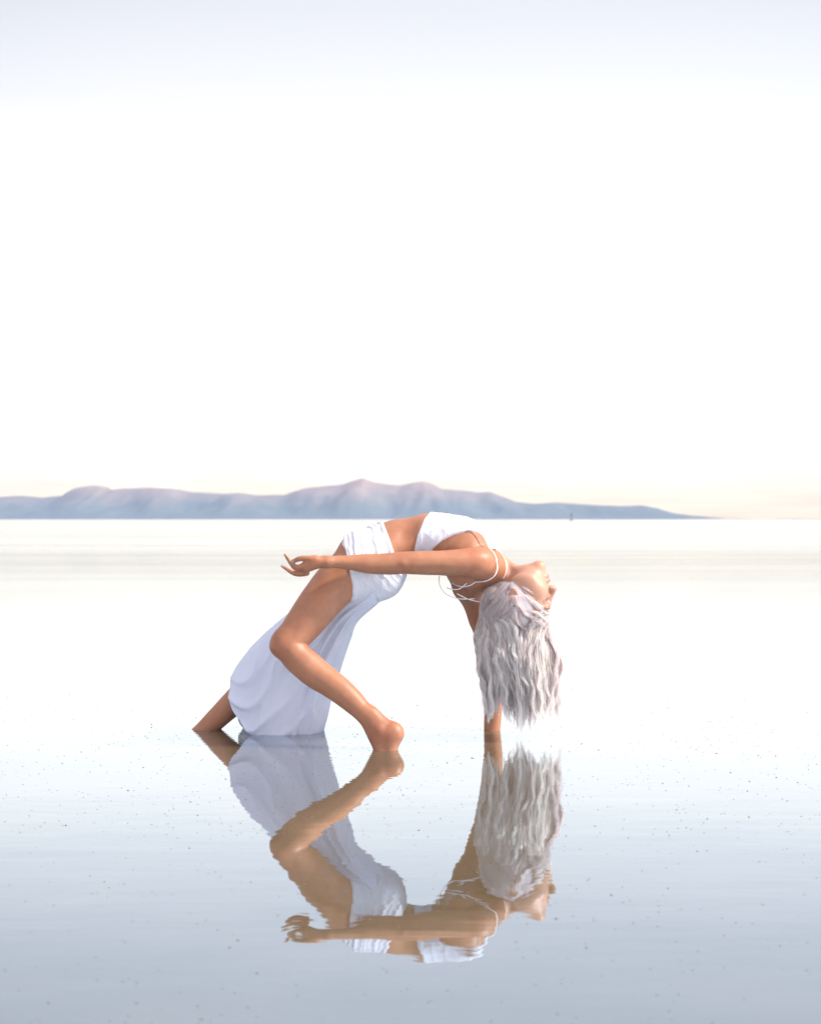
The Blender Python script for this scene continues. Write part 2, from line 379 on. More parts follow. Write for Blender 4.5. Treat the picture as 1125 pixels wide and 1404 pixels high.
def limb(pts, e1, k=.02, own=1, n=4, kfun=None):
    n = max(n, 10) if own in (1, 2, 3, 4, 5) and max(p[3] for p in pts) > .02 else n
    """pts rows: x,y,z,ra,rb"""
    s = cr_spline(pts, n); e1 = np.array(e1, float)
    m = s[:, 3:5].max() + .055
    sl, X, Y, Z = sub(s[:, :3].min(0) - m, s[:, :3].max(0) + m)
    D = np.full(FIELD[sl].shape, BIG * 2, dtype=np.float32)
    off = np.array([q.start for q in sl])
    for i in range(len(s) - 1):
        A, B = s[i, :3], s[i + 1, :3]; mm = max(s[i, 3:5].max(), s[i + 1, 3:5].max()) + .05
        sl2, x, y, z = sub(np.minimum(A, B) - mm, np.maximum(A, B) + mm)
        loc = tuple(slice(q.start - o_, q.stop - o_) for q, o_ in zip(sl2, off))
        dd = seg_dist(x, y, z, A, B, s[i:i + 2, 3], s[i:i + 2, 4], e1)
        D[loc] = np.minimum(D[loc], dd)
    kk = k if kfun is None else kfun(X, Y, Z)
    combine(sl, D, kk, own)

def ball(c, r, k=.015, own=0, axes=None, subtract=False):
    c = np.asarray(c, float); r = np.broadcast_to(np.asarray(r, float), (3,)); m = r.max() + .055
    sl, X, Y, Z = sub(c - m, c + m)
    x, y, z = X - c[0], Y - c[1], Z - c[2]
    if axes is None: axes = np.eye(3)
    q = 0; g = 0
    for i in range(3):
        u = x * axes[i][0] + y * axes[i][1] + z * axes[i][2]
        q = q + (u / r[i]) ** 2; g = g + (u / r[i] ** 2) ** 2
    kq = np.sqrt(q) + 1e-6
    combine(sl, kq * (kq - 1) / (np.sqrt(g) + 1e-4), k, own, subtract)

def J(px, py, Y, a, b=None):
    p = P(px, py, Y); return [p[0], p[1], p[2], a, b if b is not None else a]

YV = (0, 1, 0)
TOR, LEGN, LEGF, ARMN, ARMF, HEAD, HANDN = 1, 2, 3, 4, 5, 6, 7
MY = 4.72
# trunk
limb([J(494, 792, MY, .135, .070), J(512, 769, MY, .162, .096), J(538, 750, MY, .138, .084), J(566, 740, MY, .116, .077), J(588, 738, MY, .117, .080),
      J(610, 745, MY, .128, .090), J(634, 757, MY, .138, .094), J(655, 776, MY, .132, .080), J(668, 784, MY, .10, .062)], YV, .02, TOR, 14)
ball(P(518, 794, 4.655), (.070, .060, .060), .06, TOR); ball(P(518, 794, 4.795), (.070, .060, .060), .06, TOR)      # buttocks
ball(P(488, 752, 4.63), (.05, .04, .045), .05, TOR); ball(P(488, 752, 4.81), (.05, .04, .045), .05, TOR)           # hip crests
for yy in (4.655, 4.785): ball(P(632, 733, yy), (.060, .055, .050), .035, TOR)                                   # bust
ball(P(636, 790, 4.64), (.05, .045, .04), .04, TOR); ball(P(643, 805, 4.80), (.05, .045, .045), .04, TOR)          # shoulder blades
# neck
limb([J(668, 783, MY - .01, .052, .05), J(690, 787, 4.69, .046, .047), J(712, 800, 4.66, .050, .05)], YV, .035, HEAD, 4)
for s in (-1, 1):
    limb([J(676, 762, 4.70 + .02 * s, .010), J(696, 772, 4.69 + .03 * s, .010), J(716, 788, 4.665 + .04 * s, .012)], YV, .015, HEAD, 3)
# collar bones
limb([J(684, 768, 4.705, .008), J(674, 766, 4.65, .008), J(662, 762, 4.60, .008)], YV, .035, TOR, 3)
# far shoulder and supporting arm
limb([J(650, 780, 4.80, .050), J(662, 798, 4.855, .052), J(661, 830, 4.862, .045), J(664, 862, 4.862, .039), J(668, 893, 4.858, .036), J(674, 930, 4.85, .037, .035), J(676, 965, 4.845, .033, .032),
      J(674.5, 1000, 4.838, .027, .026), J(674, 1018, 4.835, .029, .022)], YV, .04, ARMF, 4)
limb([J(628, 788, 4.80, .035), J(645, 818, 4.835, .036), J(657, 845, 4.852, .034)], YV, .035, ARMF, 4)              # lat
hc = P(674, 1022, 4.835)
ball(hc + (0.015, -.01, -.015), (.045, .038, .016), .02, ARMF)
for q, ln in ((-.5, .07), (-.17, .08), (.17, .082), (.5, .068)):
    d = np.array([math.cos(q), math.sin(q) * 1.0, 0]); p0 = hc + (0.03, -.01 + .035 * q, -.02); p0[2] = -.083
    p1 = p0 + d * ln * .55; p2 = p0 + d * ln; 
    limb([[*p0, .010, .010], [p1[0], p1[1], -.088, .0085, .0085], [p2[0], p2[1], -.094, .007, .007]], YV, .006, ARMF, 3)
limb([[*(hc + (0, -.03, -.02)), .012, .012], [hc[0] + .02, hc[1] - .06, -.088, .010, .010], [hc[0] + .045, hc[1] - .072, -.094, .008, .008]], YV, .008, ARMF, 3)
# far leg, stretched out under the skirt
limb([J(508, 775, 4.80, .088, .085), J(470, 812, 4.815, .078), J(430, 858, 4.835, .064), J(395, 893, 4.85, .052), J(372, 914, 4.852, .048), J(342, 943, 4.856, .047), J(312, 971, 4.858, .040), J(284, 998, 4.86, .033), J(266, 1014, 4.862, .028)], YV, .035, LEGF, 4)
fa = P(266, 1014, 4.862); fa[2] = -.035
limb([[fa[0] + .02, fa[1], -.03, .03, .03], [fa[0] - .03, fa[1] + .01, -.06, .034, .028], [fa[0] - .11, fa[1] + .02, -.078, .042, .022], [fa[0] - .16, fa[1] + .025, -.088, .04, .014]], YV, .02, LEGF, 4)
# near leg
limb([J(505, 778, 4.64, .084), J(484, 783, 4.615, .080), J(458, 803, 4.59, .071), J(430, 838, 4.56, .0635), J(408, 866, 4.535, .056), J(396, 882, 4.52, .0515), J(405, 898, 4.515, .0495), J(422, 914, 4.505, .0495),
      J(442, 930, 4.495, .0465), J(470, 950, 4.475, .0405), J(497, 976, 4.455, .031), J(514, 998, 4.44, .0255), J(520, 1010, 4.435, .026)], YV, .035, LEGN, 4)
ball(P(383, 884, 4.52), (.024, .034, .030), .03, LEGN)                                # knee cap
ball(P(519, 1001, 4.413), (.010, .009, .010), .01, LEGN)                             # ankle bone
# near foot, standing on its toes
limb([J(516, 1000, 4.44, .025, .025), J(530, 1007, 4.435, .028, .024), J(541, 1006, 4.433, .026, .0245)], YV, .03, LEGN, 4)
limb([J(511, 980, 4.447, .018), J(522, 990, 4.441, .017), J(534, 999, 4.436, .020)], YV, .03, LEGN, 4)
ball(P(519, 1000, 4.416), (.009, .008, .011), .012, LEGN)
limb([J(540, 1006, 4.433, .026, .024), J(536, 1022, 4.43, .027, .022), J(531, 1040, 4.43, .032, .022), J(524, 1056, 4.43, .036, .018)], YV, .02, LEGN, 4)
limb([J(518, 1008, 4.436, .022), J(520, 1028, 4.432, .025, .018), J(524, 1050, 4.43, .034, .016)], YV, .02, LEGN, 4)
tb = P(521, 1058, 4.43)
for i, (dy, rr, ln) in enumerate(((-.026, .008, .028), (-.012, .0085, .034), (.0, .009, .038), (.013, .009, .042), (.028, .0125, .045))):
    p = tb + (0, dy, 0); p[2] = -.078
    limb([[*p, rr, rr], [p[0] - ln * .6, p[1], -.088, rr, rr * .9], [p[0] - ln, p[1], -.094, rr * .85, rr * .8]], YV, .006, LEGN, 3)
# near arm, reaching back along the body
def karm(X, Y, Z): return np.clip((X - (.20)) / .08, 0, 1) * .035 + .004 + 0 * Y + 0 * Z
limb([J(668, 777, 4.62, .050, .048), J(655, 772, 4.575, .052, .050), J(636, 771, 4.556, .046, .043), J(605, 772, 4.535, .039, .0375), J(575, 771.5, 4.52, .036, .0355), J(552, 771.5, 4.51, .034, .0345),
      J(530, 773, 4.505, .036, .0335), J(505, 773, 4.495, .033, .0295), J(478, 771.5, 4.485, .0275, .0225), J(456, 770.5, 4.475, .024, .0175), J(446, 770.5, 4.47, .024, .017)], YV, .035, ARMN, 4, karm)
# near hand
H = lambda px, py, dy, a, b=None: J(px, py, 4.47 + dy, a, b)
limb([H(449, 770, 0, .023, .017), H(438, 771, 0, .028, .018), H(427, 774, 0, .032, .019), H(419, 778, 0, .030, .017)], YV, .012, HANDN, 4)
ball(H(431, 768, -.018, 0)[:3], (.022, .013, .012), .012, HANDN)                     # thumb pad
fk = .004
limb([H(431, 766, -.020, .010), H(422, 765.5, -.026, .0085), H(411, 766, -.026, .0082), H(401, 770, -.020, .0065)], YV, fk + .004, HANDN, 4)    # thumb
limb([H(420, 772, -.022, .0085), H(411, 777, -.024, .0075), H(404, 776.5, -.022, .007), H(400, 772, -.018, .0058)], YV, fk, HANDN, 4)   # index
limb([H(417, 778, -.004, .0088), H(405, 779, -.004, .0076), H(398.5, 772, -.003, .0068), H(391, 760.5, -.002, .0050)], YV, fk, HANDN, 4)     # middle
limb([H(418, 784, .012, .0088), H(407, 785.5, .012, .0076), H(399, 784, .012, .0068), H(386.5, 776, .012, .0048)], YV, fk, HANDN, 4)      # ring
limb([H(421, 786, .028, .0080), H(411, 788, .029, .0068), H(402, 786.5, .029, .0060), H(393, 781, .029, .0045)], YV, fk, HANDN, 4)      # little
# head
HO = P(712, 826, 4.645); tilt = R(6); turn = R(-10)
hc_up = np.array([math.sin(R(7)), 0, -math.cos(R(7))])
hf = np.array([math.cos(R(7)) * math.cos(turn), math.sin(turn), math.sin(R(7))]); hf /= np.linalg.norm(hf)
hf = hf - hc_up * np.dot(hf, hc_up); hf /= np.linalg.norm(hf)
hl = np.cross(hc_up, hf)          # her left
HS = 1.05
AX = [hf, hl, hc_up]
def HP(f, l, c): return HO + HS * (f * hf + l * hl + c * hc_up)
def hb(f, l, c, r, k=.012, own=HEAD, s=False): ball(HP(f, l, c), np.array(r) * HS, k, own, AX, s)
hb(-.008, 0, .022, (.092, .074, .086), .02)
hb(.035, 0, -.02, (.056, .060, .075), .03)
hb(.048, 0, -.070, (.040, .046, .040), .03)
hb(.074, 0, -.103, (.017, .022, .016), .022)
for s in (-1, 1):
    hb(.058, .036 * s, -.030, (.026, .022, .024), .025)
    hb(.018, .050 * s, -.062, (.035, .012, .022), .025)
    hb(.094, .031 * s, .004, (.016, .020, .013), .014, 0, True)
    hb(.074, .031 * s, .003, (.0150, .0160, .0125), .004)
    hb(.080, .030 * s, .022, (.014, .024, .007), .012)
    hb(.098, .011 * s, -.034, (.010, .007, .007), .006)
    hb(-.006, .076 * s, -.022, (.015, .006, .030), .006)
    hb(-.004, .082 * s, -.022, (.010, .004, .019), .004, 0, True)
limbp = [[*HP(.086, 0, .010), .008, .008], [*HP(.097, 0, -.010), .0085, .0085], [*HP(.108, 0, -.030), .0105, .0095]]
limb(limbp, tuple(hl), .010, HEAD, 3)
hb(.089, 0, -.057, (.012, .024, .007), .007); hb(.087, 0, -.070, (.012, .021, .008), .007)
hb(.100, 0, -.0635, (.008, .020, .0015), .003, 0, True)

def surface_nets():
    f = FIELD; s = f < 0
    c = np.zeros(tuple(d - 1 for d in DIM), dtype=np.uint8)
    for dx in (0, 1):
        for dy in (0, 1):
            for dz in (0, 1):
                c += s[dx:DIM[0] - 1 + dx, dy:DIM[1] - 1 + dy, dz:DIM[2] - 1 + dz]
    idx = np.argwhere((c > 0) & (c < 8)); n = len(idx)
    vid = np.full(c.shape, -1, dtype=np.int32); vid[idx[:, 0], idx[:, 1], idx[:, 2]] = np.arange(n)
    acc = np.zeros((n, 3)); cnt = np.zeros(n)
    corners = [(a, b, d) for a in (0, 1) for b in (0, 1) for d in (0, 1)]
    val = {k: f[idx[:, 0] + k[0], idx[:, 1] + k[1], idx[:, 2] + k[2]].astype(float) for k in corners}
    for k in corners:
        for ax in range(3):
            if k[ax] == 0:
                k2 = list(k); k2[ax] = 1; k2 = tuple(k2)
                v0, v1 = val[k], val[k2]; cross = (v0 < 0) != (v1 < 0)
                t = np.where(cross, v0 / np.where(cross, v0 - v1, 1), 0)
                p = np.tile(np.array(k, float), (n, 1)); p[:, ax] += t
                acc[cross] += p[cross]; cnt[cross] += 1
    V = (idx + acc / cnt[:, None]) * RES + LO
    Q = []
    for ax in range(3):
        b, d = [(1, 2), (2, 0), (0, 1)][ax]
        s0 = [slice(1, DIM[k] - 1) for k in range(3)]; s1 = list(s0)
        s0[ax] = slice(0, DIM[ax] - 1); s1[ax] = slice(1, DIM[ax])
        A, B = s[tuple(s0)], s[tuple(s1)]
        for flip, msk in ((False, A & ~B), (True, ~A & B)):
            e = np.argwhere(msk); e = e + [0 if k == ax else 1 for k in range(3)]
            def at(ob, od):
                q = e.copy(); q[:, b] += ob; q[:, d] += od; return vid[q[:, 0], q[:, 1], q[:, 2]]
            qd = np.stack([at(-1, -1), at(0, -1), at(0, 0), at(-1, 0)], 1)
            Q.append(qd[:, ::-1] if flip else qd)
    Q = np.vstack(Q)
    own = OWN[idx[:, 0], idx[:, 1], idx[:, 2]]
    return V, Q, own
BV, BQ, BOWN = surface_nets()
def relax(V, Q, it=2, lam=.5):
    e = np.vstack([Q[:, [0, 1]], Q[:, [1, 2]], Q[:, [2, 3]], Q[:, [3, 0]]]); n = len(V)
    deg = np.bincount(np.concatenate([e[:, 0], e[:, 1]]), minlength=n)[:, None].clip(1)
    for k in range(it * 2):
        S = np.stack([np.bincount(e[:, 0], V[e[:, 1], a], n) + np.bincount(e[:, 1], V[e[:, 0], a], n) for a in range(3)], 1) / deg
        V = V + (lam if k % 2 == 0 else -lam * 1.03) * (S - V)
    return V
BV = relax(BV, BQ, 7)
def vnormals(V, Q):
    nf = np.cross(V[Q[:, 2]] - V[Q[:, 0]], V[Q[:, 3]] - V[Q[:, 1]]); n = np.zeros_like(V)
    for k in range(4):
        for a in range(3): n[:, a] += np.bincount(Q[:, k], nf[:, a], len(V))
    return n / (np.linalg.norm(n, axis=1)[:, None] + 1e-12)
BN = vnormals(BV, BQ)
def bump_at(px, py, r, amt, own, elong=1.0, ang=0.0):
    q = P(px, py, MY); dx = (BV[:, 0] - q[0]); dz = (BV[:, 2] - q[2]); c_, s_ = math.cos(R(ang)), math.sin(R(ang))
    u = (dx * c_ + dz * s_) / (r * elong); v = (-dx * s_ + dz * c_) / r
    return amt * np.exp(-(u * u + v * v)) * np.isin(BOWN, own)
rel = vnoise(BV, 9, 2.2) * .0022 + vnoise(BV, 24, 5.1) * .0007
rel = rel * (~np.isin(BOWN, [HEAD, HANDN]))
rel += bump_at(556, 727, .030, -.010, [TOR], 1.6, 62)             # hollow under the rib cage
rel += bump_at(574, 726, .014, .005, [TOR], 3.2, 62)              # lowest rib
for k in range(4): rel += bump_at(598 + k * 13, 744 + k * 4, .008, .0028, [TOR], 4.5, 62 - 8 * k)
rel += bump_at(408, 862, .016, -.004, [LEGN], 2.5, 52) + bump_at(383, 880, .014, .004, [LEGN]) + bump_at(392, 897, .010, -.003, [LEGN], 2, -30)
rel += bump_at(450, 945, .012, -.0035, [LEGN], 5, -42) + bump_at(462, 826, .014, -.004, [LEGN], 5, 58)
rel += bump_at(628, 806, .016, -.007, [TOR, ARMF], 2.5, -30) + bump_at(640, 792, .012, .004, [TOR], 2.5, -50)
rel += bump_at(553, 770, .012, .003, [ARMN]) + bump_at(600, 778, .010, -.003, [ARMN], 4, 0) + bump_at(637, 783, .010, -.004, [ARMN], 2.4, 20)
BV = BV + BN * rel[:, None]; BV = relax(BV, BQ, 1); BN = vnormals(BV, BQ)
print('body verts', len(BV))

PO = P(470, 1000, MY); PO[2] = 0
person = bpy.data.objects.new('person', None); col.objects.link(person); person.location = PO
person['label'] = 'woman in white bending backwards over shallow water on one hand, silver hair hanging down'; person['category'] = 'person'
body = mesh_obj('body', BV, BQ, M_skin, person, origin=PO)
SKIN = np.array([.345, .145, .078])
tint = np.tile(SKIN, (len(BV), 1))
loc = (BV - HO) / HS; hfc = np.stack([loc @ hf, loc @ hl, loc @ hc_up], 1)
def spot(c, r): 
    q = (((hfc - np.array(c)) / np.array(r)) ** 2).sum(1); return np.clip(1.4 - q, 0, 1)[:, None]
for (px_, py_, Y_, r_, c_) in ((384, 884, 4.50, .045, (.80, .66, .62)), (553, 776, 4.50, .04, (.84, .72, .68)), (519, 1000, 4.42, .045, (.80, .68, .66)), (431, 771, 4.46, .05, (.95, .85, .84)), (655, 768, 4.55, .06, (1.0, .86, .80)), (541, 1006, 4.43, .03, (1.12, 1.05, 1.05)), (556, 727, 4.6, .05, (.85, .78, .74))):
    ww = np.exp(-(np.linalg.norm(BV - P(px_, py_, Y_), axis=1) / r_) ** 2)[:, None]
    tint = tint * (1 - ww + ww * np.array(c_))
mot = (vnoise(BV, 30, 8.8) * .5 + vnoise(BV, 75, 1.1) * .5)[:, None]; tint = tint * (1 + mot * np.array([.10, .16, .18]))
hm = (BOWN == HEAD)[:, None]
tint = np.where(hm & (hfc[:, 2:3] > -.2), tint * .6 + np.array([.62, .36, .27]) * .4, tint)
wl = spot((.096, 0, -.0635), (.02, .024, .014)); tint = tint * (1 - wl) + np.array([.50, .16, .14]) * wl
for s in (-1, 1):
    for c, r, cc in (((.088, .031 * s, -.002), (.02, .019, .0045), (.03, .02, .02)), ((.092, .033 * s, .021), (.025, .020, .004), (.20, .12, .10)), ((.112, .006 * s, -.042), (.012, .004, .004), (.15, .05, .04))):
        ww = spot(c, r) * .9; tint = tint * (1 - ww) + np.array(cc) * ww
# scalp under the hair
dn_ = np.stack([(hfc[:, 0] + .008) / .092, hfc[:, 1] / .074, (hfc[:, 2] - .022) / .09], 1)
lim_ = np.interp(dn_[:, 2], [-1, -.75, -.5, -.25, 0, .25, .6, 1], [.05, .27, .44, .53, .60, .71, .82, .9])
sm = np.clip((lim_ - dn_[:, 0]) / .08, 0, 1)[:, None] * hm * (np.abs(hfc[:, 1:2]) < .0765) * (dn_[:, 2:3] > -1.0)
tint = tint * (1 - sm) + np.array([.82, .74, .75]) * sm
# nails on the raised hand
for px, py, dy in ((391, 760.5, -.002), (386.5, 776, .012), (393, 781, .029), (401, 769, -.022)):
    q = np.linalg.norm(BV - P(px, py, 4.47 + dy), axis=1); ww = np.clip(1.6 - q / .0065, 0, 1)[:, None] * .8
    tint = tint * (1 - ww) + np.array([.33, .30, .30]) * ww
set_color(body, tint)

# ------------------------------------------------------------ clothes
def side_px(V): return V[:, 0] / MY * F + 562.5, 712 - (V[:, 2] - CAM_H) / MY * F
def poly_sdf(px, py, poly):
    """signed distance in px, positive inside"""
    p = np.array(poly, float); d = np.full(len(px), 1e9); ins = np.zeros(len(px), bool)
    for i in range(len(p)):
        a, b = p[i], p[(i + 1) % len(p)]; e = b - a
        t = np.clip(((px - a[0]) * e[0] + (py - a[1]) * e[1]) / (e @ e), 0, 1)
        d = np.minimum(d, np.hypot(px - a[0] - t * e[0], py - a[1] - t * e[1]))
        if abs(e[1]) > 1e-9:
            c = ((a[1] > py) != (b[1] > py)) & (px < e[0] * (py - a[1]) / e[1] + a[0]); ins ^= c
    return np.where(ins, d, -d)
def shell(name, poly, owners, m, thick, fold, ymin=-9, ymax=99):
    px, py = side_px(BV); s = poly_sdf(px, py, poly)
    ok = (s > -5) & np.isin(BOWN, owners)
    fs = BQ[ok[BQ].all(1)]
    used = np.unique(fs); mp = np.full(len(BV), -1); mp[used] = np.arange(len(used))
    V, Fq, Nn, sd_ = BV[used], mp[fs], BN[used], s[used]
    # one level of midpoint refinement so that the creases have room
    e = np.sort(np.vstack([Fq[:, [0, 1]], Fq[:, [1, 2]], Fq[:, [2, 3]], Fq[:, [3, 0]]]), 1)
    ue, inv = np.unique(e, axis=0, return_inverse=True); inv = inv.ravel(); nF, nV = len(Fq), len(V)
    mid = lambda A: (A[ue[:, 0]] + A[ue[:, 1]]) / 2
    fc = lambda A: A[Fq].mean(1)
    V2 = np.vstack([V, mid(V), fc(V)]); N2 = np.vstack([Nn, mid(Nn), fc(Nn)]); s2 = np.concatenate([sd_, mid(sd_), fc(sd_)])
    em = [nV + inv[k * nF:(k + 1) * nF] for k in range(4)]; cc = nV + len(ue) + np.arange(nF)
    F2 = np.vstack([np.stack([Fq[:, 0], em[0], cc, em[3]], 1), np.stack([em[0], Fq[:, 1], em[1], cc], 1), np.stack([cc, em[1], Fq[:, 2], em[2]], 1), np.stack([em[3], cc, em[2], Fq[:, 3]], 1)])
    V2 = relax(V2, F2, 2)
    px2, py2 = side_px(V2)
    off = np.where(s2 > 0, thick * np.clip(s2 / 1.2, 0, 1), s2 * .0012)
    edge = np.clip(s2 / 5, 0, 1)
    off = off + fold(V2, px2, py2) * edge
    return mesh_obj(name, V2 + N2 * off[:, None], F2, m, person, origin=PO)
def ridge(x): return (1 - np.abs(np.sin(x))) ** 1.5
def fold_skirt(V, px, py):
    s = .92 * px - .39 * py; wn = vnoise(V, 9, 1.3); wn2 = vnoise(V, 26, 4.0)
    base = ridge(s * .22 + wn * 2.6) * .0034 + ridge(s * .37 + wn * 4 + wn2 * 1.2 + 1.0) * .0022
    lo = np.clip((py - 775) / 25, 0, 1)
    return base * (1 - lo * .8) * (.6 + .8 * np.clip(wn2 + .5, 0, 1)) + lo * ridge((px + .35 * py) * .16 + wn * 1.0) * .0016 * np.clip((px - 480) / 20, 0, 1)
def fold_top(V, px, py):
    wn = vnoise(V, 12, 7.7); s = .95 * px + .3 * py
    return ridge(s * .2 + wn * 3) * .0016 + ridge((px - py) * .11 + wn * 2) * .0012
SK = [(474, 735), (471, 746), (476, 752), (480, 768), (484, 788), (486.5, 800), (486, 813), (481, 828), (470, 845), (520, 850), (580, 830), (572, 800), (563, 788), (552, 775), (541, 757), (534, 737), (527, 720), (523, 712), (505, 700)]
skirt_top = shell('skirt_waist', SK, [TOR, LEGN, LEGF], M_cloth, .0045, fold_skirt)
TOP = [(588, 690), (592, 699), (581, 712), (572, 733), (568, 752), (566, 790), (590, 800), (591, 770), (592, 752), (604, 741), (620, 733), (638, 727.5), (652, 729), (662, 735), (668, 746), (674, 757), (690, 750), (680, 720), (650, 690)]
bra = shell('cropped_top', TOP, [TOR, HEAD, ARMF], M_cloth, .0042, fold_top)

# draped skirt hanging from the hips round the far leg
def skirt():
    rows = [  # L px,py   R px,py   centre Y, half depth
        (488, 772, 552, 786, 4.720, .138), (472, 792, 521, 823, 4.725, .146), (441, 812, 490, 851, 4.755, .127), (408, 832, 481, 874, 4.79, .105), (378, 856, 472, 902, 4.81, .098),
        (350, 882, 463, 930, 4.82, .094), (327, 910, 454, 958, 4.825, .090), (318, 927, 447, 980, 4.822, .088), (315, 945, 440, 1000, 4.82, .088), (316, 958, 433, 1022, 4.82, .088)]
    S = cr_spline(rows, 10); nr = len(S); nc = 260
    V, Fc = [], []
    for i in range(nr):
        v = i / (nr - 1); lx, ly, rx, ry, cy, hd = S[i]
        for k in range(nc):
            th = 2 * math.pi * k / nc
            c, s = math.cos(th), math.sin(th)
            u = (1 + c) / 2                                   # 0 left edge .. 1 right edge
            ex = np.sign(c) * abs(c) ** .8; uu = (1 + ex) / 2
            bx = lx + (rx - lx) * uu; by = ly + (ry - ly) * uu
            # lower border swings down between the leg and the right edge
            by += max(0, v - .45) ** 1.1 * 62 * math.sin(math.pi * min(1, uu * 1.0)) ** .8
            bx += 0
            yy = cy - hd * np.sign(s) * abs(s) ** .85
            near = max(0, s)
            # folds
            nz = mnoise.noise(Vector((uu * 3.2, v * 1.6, 2 * np.sign(s)))); nz2 = mnoise.noise(Vector((uu * 7, v * 3, 9)))
            run = uu * 17 + nz * 3.4 + nz2 * 1.4 + v * 1.2
            pleat = (1 - abs(math.sin(run))) ** 1.3 * .017 * (.85 + 1.5 * abs(mnoise.noise(Vector((uu * 5, v * .8, 31))))) * (uu ** 1.2) * min(1, .15 + (1 - uu) * 5) * (.35 + .65 * min(1, 2.2 * v))
            # catenary drapes swinging from the left knot
            dx, dy = (bx - 318) / 110, (by - 905) / 110; rr = math.hypot(dx, dy * 1.15)
            sw = (1 - abs(math.sin(rr * 10.5 + nz * 2.0))) ** 1.6 * .021 * min(1, .25 + uu * 5) * max(0, min(1, (v - .35) * 3)) * (1 - uu * .75)
            pleat += .0075 * (1 - abs(math.sin(uu * 30 + v * 3.5 + nz * 1.2))) ** 2.2 * min(1, max(0, uu - .50) * 5) * min(1, .2 + (1 - uu) * 6) * (1 - .5 * v)
            d = pleat + sw + .008 * nz2 * min(1, 3 * v)
            p = P(bx, by, cy) + np.array([0, yy - cy, 0])
            # move outward
            outv = np.array([c * .55, -s, -.25 * abs(c)]); outv /= np.linalg.norm(outv)
            V.append(p + outv * d)
    for i in range(nr - 1):
        for k in range(nc):
            k2 = (k + 1) % nc
            Fc.append((i * nc + k, (i + 1) * nc + k, (i + 1) * nc + k2, i * nc + k2))
    o = mesh_obj('skirt', V, Fc, M_sheer, person, origin=PO)
    md = o.modifiers.new('thickness', 'SOLIDIFY'); md.thickness = .0012
    return o
sk = skirt()
# sheer back layer of the skirt dipping into the water behind the front hem
fl = cr_spline([(318, 955), (327, 972), (326, 986), (332, 997), (345, 1004), (362, 1006), (380, 1008)], 8); V_, F_ = [], []
for i, (a_, b_) in enumerate(fl):
    for k in range(14):
        q = k / 13; pp = P(a_ + (390 - a_) * q, b_ + (962 - b_) * q, 4.885 + .006 * math.sin(i * .8 + k * .5)); V_.append(pp)
for i in range(len(fl) - 1):
    for k in range(13): F_.append((i * 14 + k, i * 14 + k + 1, (i + 1) * 14 + k + 1, (i + 1) * 14 + k))
fo = mesh_obj('back_layer', V_, F_, cloth_mat('sheer_underlayer', (.88, .87, .90), .12), sk, origin=PO)
fo.modifiers.new('thickness', 'SOLIDIFY').thickness = .001

# straps
def strap(pts, r=.0016, own=bra):
    s = cr_spline([P(*p) for p in pts], 8)
    for i in range(len(s)):
        dd = np.linalg.norm(BV - s[i], axis=1); j = int(dd.argmin())
        if (s[i] - BV[j]) @ BN[j] < .004 or dd[j] < .006: s[i] = BV[j] + BN[j] * (r * .7 + (.0045 if own is bra and s[i][0] < P(664, 0, MY)[0] and s[i][2] > P(0, 745, MY)[2] else 0))
    for _ in range(3): s[1:-1] = .5 * s[1:-1] + .25 * (s[:-2] + s[2:])
    v, f = tube(s, r, 8)
    mesh_obj('strap', v, f, M_strap, own, origin=PO)
strap([(640, 727, 4.600), (652, 728, 4.600), (662, 735, 4.602), (670, 750, 4.595), (678, 762, 4.575), (682, 776, 4.555), (678, 789, 4.545), (668, 796, 4.555), (655, 798, 4.585), (640, 797, 4.62), (626, 791, 4.65)], .0017)
strap([(602, 790, 4.64), (602, 800, 4.62), (608, 812, 4.62), (620, 819, 4.62), (634, 821.5, 4.625), (650, 821, 4.64)], .0015)
strap([(641, 797, 4.60), (636, 803, 4.60), (628, 808, 4.60), (619, 808, 4.61), (612, 806, 4.64)], .0015)
strap([(626, 814, 4.62), (640, 821, 4.63), (655, 825, 4.64), (668, 826, 4.66)], .0015)
strap([(676, 752, 4.69), (684, 766, 4.66), (689, 776, 4.64), (686, 790, 4.63)], .0012)

